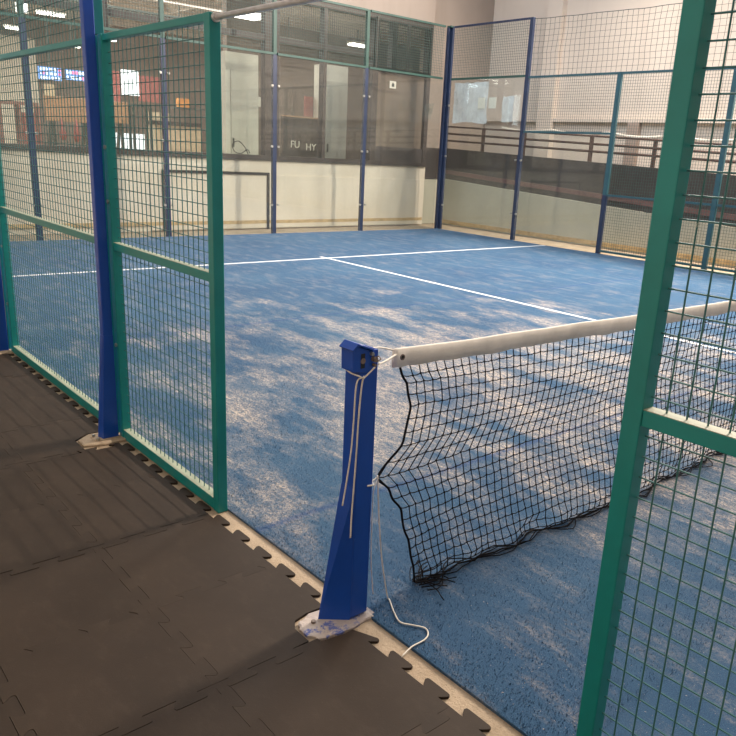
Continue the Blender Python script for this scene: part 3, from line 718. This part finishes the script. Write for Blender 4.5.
M['reflection_sheet'] = mat_glass('reflection_film', 0.62, (0.92, 0.95, 1.0))  # pale crumpled sheets modelling bright reflections in the side glass
def reflection_sheet(name, x0, x1, z0, z1, label, seed):
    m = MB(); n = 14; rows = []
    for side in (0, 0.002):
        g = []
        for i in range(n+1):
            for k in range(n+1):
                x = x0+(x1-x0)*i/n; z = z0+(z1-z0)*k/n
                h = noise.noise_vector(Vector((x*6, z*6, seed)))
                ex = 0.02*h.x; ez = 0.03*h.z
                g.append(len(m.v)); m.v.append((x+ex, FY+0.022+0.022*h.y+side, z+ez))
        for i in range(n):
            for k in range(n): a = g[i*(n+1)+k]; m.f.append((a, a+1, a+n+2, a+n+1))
    return tag(m.build(name, 'reflection_sheet', smooth=True), label, 'reflection stand-in')
reflection_sheet('glass_reflection', -9.90, -8.95, 2.17, 2.93, 'large crumpled reflection in the tall side glass by the corner, modelled as a sheet', 1)
reflection_sheet('glass_reflection', -8.56, -8.27, 2.20, 2.66, 'narrow crumpled reflection right of the white squares, modelled as a sheet behind the glass', 5)
for x0, x1, l in ((-9.18, -9.00, 'left of two square reflections in the tall side glass, modelled as white cards'), (-8.90, -8.70, 'right of two square reflections in the tall side glass, modelled as white cards')):  # white cards added in place of small reflections on the glass
    tag(box('reflection_square', (x0, FY-0.002, 2.44), (x1, FY+0.001, 2.64), 'whitepaint'), l, 'notice')

# ramp railing behind
e = empty('ramp_railing', (-4, 11.05, lowz(-4)), 'brown tubular railing with three rails above the dark ramp screen', 'railing')
for k, (za, sl) in enumerate(((2.135, 0.032), (1.985, 0.030), (1.835, 0.026))):
    f = lambda x: za-(x+10.9)*sl
    MB().tube([(-11.5, 11.1, f(-11.5)), (4, 11.1, f(4))], 0.024 if k else 0.020, 8).build('rail', 'rail', e, smooth=True)
for x in (-11.3, -9.9, -8.75, -7.1, -5.75, -4.5, -3.2, -1.9, -0.6, 0.7):
    box('post', (x-0.035, 11.08, midz(x)-0.5), (x+0.035, 11.12, 2.13-(x+10.9)*0.032), 'rail', e)
m = MB(); pts = []
for i in range(121):
    x = -9.7+i*0.09; s = ((x+9.7) % 1.35)/1.35; pts.append((x, 11.45, 2.17-(x+10.5)*0.022-0.05*math.sin(PI*s)))
tag(m.tube(pts, 0.022, 6).build('white_hose', 'cord_white'), 'white hose hanging in shallow bows above the brown railing', 'hose')

# ================================================================== END WALL DETAILS
e = empty('hatch_trim', (-10.77, 5.1, 0), 'thin black outline of a low hatch on the cream end wall', 'trim')
box('top_trim', (-10.77, 4.20, 0.985), (-10.755, 6.30, 1.03), 'black', e)
box('side_trim', (-10.77, 4.20, 0.0), (-10.755, 4.245, 0.985), 'black', e)
box('side_trim', (-10.77, 6.25, 0.0), (-10.755, 6.30, 0.985), 'black', e)
# notice on the brown bay
e = empty('notice', (-10.885, 9.31, 2.78), 'small white notice with a dark symbol on the brown bay', 'sign')
box('sheet', (-10.895, 9.23, 2.78), (-10.885, 9.40, 2.92), 'whitepaint', e)
MB().prism([(9.28, 2.81), (9.35, 2.81), (9.35, 2.86), (9.315, 2.895), (9.28, 2.86)], 0, -10.885, -10.882).build('symbol', 'darkmetal', e)
# tattered plastic on glass beside the corner
m = MB()
for dy, dz, a in ((0.0, 0.0, 0), (0.09, 0.02, 1), (0.05, -0.08, 2)):
    m.hexa([(TX+0.014, 9.50+dy, 2.30+dz), (TX+0.02, 9.62+dy, 2.27+dz), (TX+0.022, 9.62+dy, 2.27+dz), (TX+0.016, 9.50+dy, 2.30+dz), (TX+0.014, 9.48+dy, 2.47+dz), (TX+0.02, 9.66+dy, 2.50+dz), (TX+0.022, 9.66+dy, 2.50+dz), (TX+0.016, 9.48+dy, 2.47+dz)])
tag(m.build('plastic_scrap', 'glass'), 'crumpled clear plastic scrap stuck to the glass near the corner', 'plastic')

def cupboard(y0, y1, z1, label, xb=-12.55, xf=-12.2, inner=0.1):
    e = empty('cupboard', ((xb+xf)/2, (y0+y1)/2, 0), label, 'cupboard')
    box('body', (xb, y0, 0), (xf, y1, z1), 'whitepaint', e)
    d = box('door', (xf, y0+inner, 0.1), (xf+0.02, y1-0.01, z1-0.32), 'whitepaint2', e)
    box('door_handle', (xf+0.02, y0+inner+0.03, 1.45), (xf+0.05, y0+inner+0.05, 1.62), 'darkmetal', d)
    return e
cupboard(6.20, 6.92, 3.2, 'tall white cupboard standing behind the window left of the dark mullion')
cupboard(8.50, 9.14, 3.22, 'tall white cupboard standing behind the window right of the lettering', inner=0.08)
tag(box('white_pipe', (-12.3, 7.24, 0), (-12.2, 7.34, 2.78), 'whitepaint'), 'slim white pipe casing between the two white cupboards', 'pipe')
tag(box('wall_switch_plate', (-12.25, 6.925, 2.25), (-12.2, 7.05, 2.43), 'whitepaint'), 'small white plate beside the left white cupboard', 'plate')
e = empty('counter_board', (-12.0, 7.9, 0), 'dark board behind the glass with white letters FU and HY', 'board')
box('panel', (-12.05, 7.36, 0), (-12.0, 8.40, 2.10), 'darkframe', e)
box('top_edge', (-12.06, 7.36, 2.10), (-11.98, 8.40, 2.125), 'wood', e)
def text(s, y, z, size, x, mat, parent, name='lettering'):
    cu = bpy.data.curves.new('t', 'FONT'); cu.body = s; cu.size = size; cu.extrude = 0.004
    ob = bpy.data.objects.new('t', cu); C.objects.link(ob)
    me = bpy.data.meshes.new_from_object(ob.evaluated_get(bpy.context.evaluated_depsgraph_get()))
    C.objects.unlink(ob); bpy.data.objects.remove(ob)
    R = Matrix(((0, 0, 1), (1, 0, 0), (0, 1, 0))).to_4x4()   # text faces +X, reads along +Y
    me.transform(R); L = wloc(parent)
    me.transform(Matrix.Translation(Vector((x, y, z))-L))
    o = bpy.data.objects.new(name, me); C.objects.link(o); o.parent = parent; me.materials.append(M[mat]); return o
text('FU', 7.55, 1.50, 0.20, -11.99, 'whitepaint', e); text('HY', 7.93, 1.46, 0.20, -11.99, 'whitepaint', e)
tag(box('red_notice', (-12.6, 8.28, 2.16), (-12.57, 8.50, 2.57), 'red'), 'small red panel above the lettered board behind the glass', 'sign')
# bottle on top of the board
tag(MB().tube([(-12.02, 7.62, 2.125), (-12.02, 7.62, 2.25), (-12.02, 7.62, 2.29), (-12.02, 7.62, 2.36)], [0.035, 0.035, 0.014, 0.014], 10).build('bottle', 'window', smooth=True), 'clear bottle standing on the lettered board', 'bottle')
e = MB().tube(smooth_path([(-10.84, 5.90, 1.34), (-10.84, 5.82, 1.47), (-10.84, 5.70, 1.56), (-10.84, 5.58, 1.50), (-10.84, 5.62, 1.38), (-10.84, 5.75, 1.35), (-10.84, 5.88, 1.42), (-10.84, 5.93, 1.36)]), 0.008, 6).build('black_cable', 'black', smooth=True)
tag(e, 'looped black cable lying on the window sill before the left cupboard', 'cable')

# ================================================================== HALL BEYOND
def strip(p, L, along, label, w=0.14, group=None, mat='tube', top=5.6):
    x, y, z = p
    e = empty('strip_light', p, label, 'ceiling light', group)
    a = (x-L/2, y-w/2, z) if along == 'x' else (x-w/2, y-L/2, z); b = (x+L/2, y+w/2, z+0.05) if along == 'x' else (x+w/2, y+L/2, z+0.05)
    box('diffuser', a, b, mat, e)
    box('housing', (a[0]-0.02, a[1]-0.02, z+0.05), (b[0]+0.02, b[1]+0.02, z+0.09), 'whitepaint', e)
    box('hanger', (x-0.01, y-0.01, z+0.09), (x+0.01, y+0.01, top), 'darkmetal', e)
strip((-22, 5.20, 4.16), 0.46, 'y', 'short lit strip light at the far left of the ceiling')
strip((-22, 6.18, 4.65), 0.70, 'y', 'long slim lit strip light left of the blue mast, high on the ceiling', 0.16)
strip((-22, 6.68, 3.90), 0.46, 'y', 'lit strip light just left of the blue mast under the fence rail')
strip((-22, 7.81, 4.20), 0.28, 'y', 'small lit lamp just right of the blue mast')
strip((-22, 9.98, 4.90), 0.55, 'y', 'lit strip light just left of the gateway post')
strip((-13.4, 7.46, 4.06), 0.52, 'y', 'large bright ceiling panel just right of the gateway post', 0.6, top=4.2)
strip((-13.4, 8.40, 3.68), 0.60, 'y', 'lit strip light between the two dark window mullions', 0.25, top=4.2)
strip((-13.4, 10.3, 3.85), 0.42, 'y', 'lit strip light behind the louvre post', 0.2, top=4.2)
e = empty('panel_light', (-22.0, 5.43, 4.6), 'square bright hall window in the top left corner, modelled as a hung panel', 'ceiling light')  # bright hall window, modelled as a glowing panel hung from the ceiling
box('diffuser', (-22.0, 5.30, 4.62), (-21.97, 5.57, 4.97), 'daywin_soft', e); box('housing', (-22.05, 5.28, 4.60), (-22.0, 5.59, 4.99), 'whitepaint', e); box('hanger', (-22.03, 5.42, 4.99), (-22.01, 5.44, 5.6), 'darkmetal', e)
for x, y, l in ((-21.0, -2.6, 'short lit strip light far left in the hall, mirrored in the side glass'), (-20.9, -3.4, 'lit strip light beside the near wall of the hall, mirrored in the side glass'), (-21.8, -4.5, 'lit strip light deepest in the near corner of the hall')):
    strip((x, y, 4.6), 0.55, 'x', l, 0.3)
e = empty('cable_tray', (-20, 7.5, 4.7), 'dark perforated cable tray under the far ceiling', 'cable tray')
m = MB(); m.box((-20.05, 5.0, 4.80), (-19.95, 13, 4.85)); m.box((-20.05, 5.0, 4.65), (-19.95, 13, 4.69))
for k in range(66): m.box((-20.02, 5.0+k*0.12, 4.69), (-19.98, 5.05+k*0.12, 4.80))
m.build('tray', 'darkmetal', e)
for y in (6, 9, 12): box('hanger', (-20.01, y, 4.85), (-19.99, y+0.02, 5.6), 'darkmetal', e)
def screen(y0, y1, z0, z1, rows, label, seed):
    e = empty('lit_screen', (-23.9, (y0+y1)/2, z0), label, 'screen')
    box('panel', (-24.05, y0, z0), (-24.0, y1, z1), 'screen', e)
    rnd = random.Random(seed); m = MB(); m2 = MB()
    for r in range(rows):
        z = z0+(z1-z0)*(r+0.2)/rows; y = y0+0.04
        while y < y1-0.08:
            w = rnd.uniform(0.03, 0.09); (m2 if rnd.random() < 0.25 else m).box((-24.0, y, z), (-23.99, min(y+w, y1-0.02), z+(z1-z0)*0.55/rows)); y += w+rnd.uniform(0.02, 0.06)
    m.build('lit_blocks', 'screen_white', e)
    if m2.v: m2.build('lit_blocks', 'screen_pink', e)
    box('hanger', (-24.03, (y0+y1)/2-0.02, z1), (-24.0, (y0+y1)/2+0.02, 5.6), 'darkmetal', e)
screen(6.33, 7.00, 3.08, 3.45, 3, 'blue lit screen with pale blocks, left of the two', 3)
screen(7.12, 7.85, 3.14, 3.44, 2, 'blue lit screen with pale blocks, nearer the mast', 5)
struct(box('window_12', (-24.0, 8.86, 2.85), (-23.95, 9.42, 3.62), 'daywin_soft'))
tag(box('red_curtain', (-24.06, 8.40, 2.6), (-24.0, 8.84, 3.55), 'red'), 'dull red curtain left of the bright hall window', 'curtain')
tag(box('red_curtain', (-24.06, 9.44, 2.7), (-24.0, 10.2, 3.50), 'red'), 'dull red curtain right of the bright hall window', 'curtain')
# trestle tables with wooden boards
def trestle(y0, y1, z0, z1, label, x=-18):
    e = empty('board_stand', (x, (y0+y1)/2, 0), label, 'stand')
    box('board', (x-0.03, y0, z0), (x+0.03, y1, z1), 'wood', e, 0.01)
    for a, b in ((y0+0.15, y0+0.04), (y0+0.2, y0+0.3), (y1-0.2, y1-0.3), (y1-0.15, y1-0.04)):
        MB().hexa([(x-0.35, b-0.035, 0), (x-0.27, b-0.035, 0), (x-0.27, b+0.035, 0), (x-0.35, b+0.035, 0), (x-0.08, a-0.035, z0+0.1), (x-0.03, a-0.035, z0+0.1), (x-0.03, a+0.035, z0+0.1), (x-0.08, a+0.035, z0+0.1)]).build('leg', 'darkmetal', e)
    box('crossbar', (x-0.2, y0+0.1, 0.9), (x-0.14, y1-0.1, 0.96), 'darkmetal', e)
    return e
trestle(4.60, 5.72, 1.80, 2.36, 'wide plywood board on dark legs left of the mast')
trestle(5.80, 6.60, 1.85, 2.36, 'narrow plywood board on dark legs right of the mast')
def rack(y0, y1, z1, label, mat='redbrown', x=-18, n=3):
    e = empty('frame_rack', (x, (y0+y1)/2, 0), label, 'rack')
    box('top_bar', (x-0.3, y0, z1-0.07), (x, y1, z1), mat, e)
    for i in range(n+1):
        y = y0+(y1-y0)*i/n; box('leg', (x-0.04, y-0.035, 0), (x, y+0.035, z1-0.07), mat, e)
        box('leg', (x-0.30, y-0.035, 0), (x-0.26, y+0.035, z1-0.07), mat, e)
    box('shelf', (x-0.3, y0, 1.2), (x, y1, 1.24), mat, e)
rack(3.2, 4.48, 2.18, 'red-brown framed rack at the far left behind the mesh')
rack(6.75, 7.20, 2.35, 'dark grey exercise frame right of the narrow board', 'darkmetal', n=1)
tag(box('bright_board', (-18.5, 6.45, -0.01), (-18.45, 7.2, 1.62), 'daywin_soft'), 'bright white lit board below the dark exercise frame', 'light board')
def cone(y, z0, z1, label, mat='red'):
    m = MB().tube([(-17.90, y, z0), (-17.90, y, z0+0.12), (-17.93, y, z1), (-17.965, y, 1.88)], [0.05, 0.09, 0.02, 0.01], 10)
    e = tag(m.build('hanging_bag', mat, smooth=True), label, 'bag'); return e
cone(5.28, 1.35, 1.85, 'bright red bag hanging in front of the wide plywood board')
cone(4.95, 1.38, 1.7, 'dull red bag between the legs of the wide plywood board')
tag(box('red_case', (-18.24, 4.12, 1.24), (-18.05, 4.40, 1.95), 'red'), 'red case beside the red-brown rack', 'case')
e = empty('counter', (-18, 7.9, 0), 'pale counter with dark top ledge left of the gateway post', 'counter')
box('body', (-18.4, 7.30, 0), (-18.0, 8.6, 1.88), 'lightcard', e); box('ledge', (-18.45, 7.25, 1.88), (-17.95, 8.6, 1.98), 'black', e)
box('back_board', (-18.4, 7.3, 1.98), (-18.38, 7.9, 2.2), 'lightcard', e)
tag(box('orange_box', (-18.2, 8.00, 2.36), (-18.0, 8.28, 2.58), 'orange'), 'orange box on the shelf above the pale counter', 'box')
tag(box('wall_shelf', (-18.25, 7.9, 2.32), (-17.95, 8.7, 2.36), 'darkmetal'), 'dark shelf above the pale counter', 'shelf')
tag(box('yellow_box', (-18.03, 4.62, 2.36), (-17.97, 4.85, 2.62), 'lightcard'), 'pale yellow box standing above the wide plywood board', 'box')

# ================================================================== TURF FIBRES (near part of the court)
import numpy as np
rng = np.random.default_rng(3)
NF = 90000
u = rng.random(NF)**0.75; ang = rng.uniform(0, 2*PI, NF)
xs = 0.9+(-4.4-0.9)*rng.random(NF)**1.25; ys = 0.024+4.0*rng.random(NF)**1.5
h = rng.uniform(0.004, 0.009, NF); w = rng.uniform(0.0008, 0.0014, NF); lx = rng.normal(0, 0.003, NF); ly = rng.normal(0, 0.003, NF)
V = np.zeros((NF, 3, 3)); V[:, 0, 0] = xs-w*np.cos(ang); V[:, 0, 1] = ys-w*np.sin(ang); V[:, 1, 0] = xs+w*np.cos(ang); V[:, 1, 1] = ys+w*np.sin(ang)
V[:, 2, 0] = xs+lx; V[:, 2, 1] = ys+ly; V[:, 2, 2] = h; V[:, :2, 2] = -0.001
me = bpy.data.meshes.new('turf_fibres'); me.vertices.add(NF*3); me.vertices.foreach_set('co', V.reshape(-1))
me.loops.add(NF*3); me.loops.foreach_set('vertex_index', np.arange(NF*3, dtype=np.int32)); me.polygons.add(NF)
me.polygons.foreach_set('loop_start', np.arange(0, NF*3, 3, dtype=np.int32)); me.update(); me.validate()
o = bpy.data.objects.new('turf_fibres', me); C.objects.link(o); me.materials.append(M['turf'])
tag(o, 'short blue artificial grass fibres and sand over the near half of the court', 'artificial grass', kind='stuff')
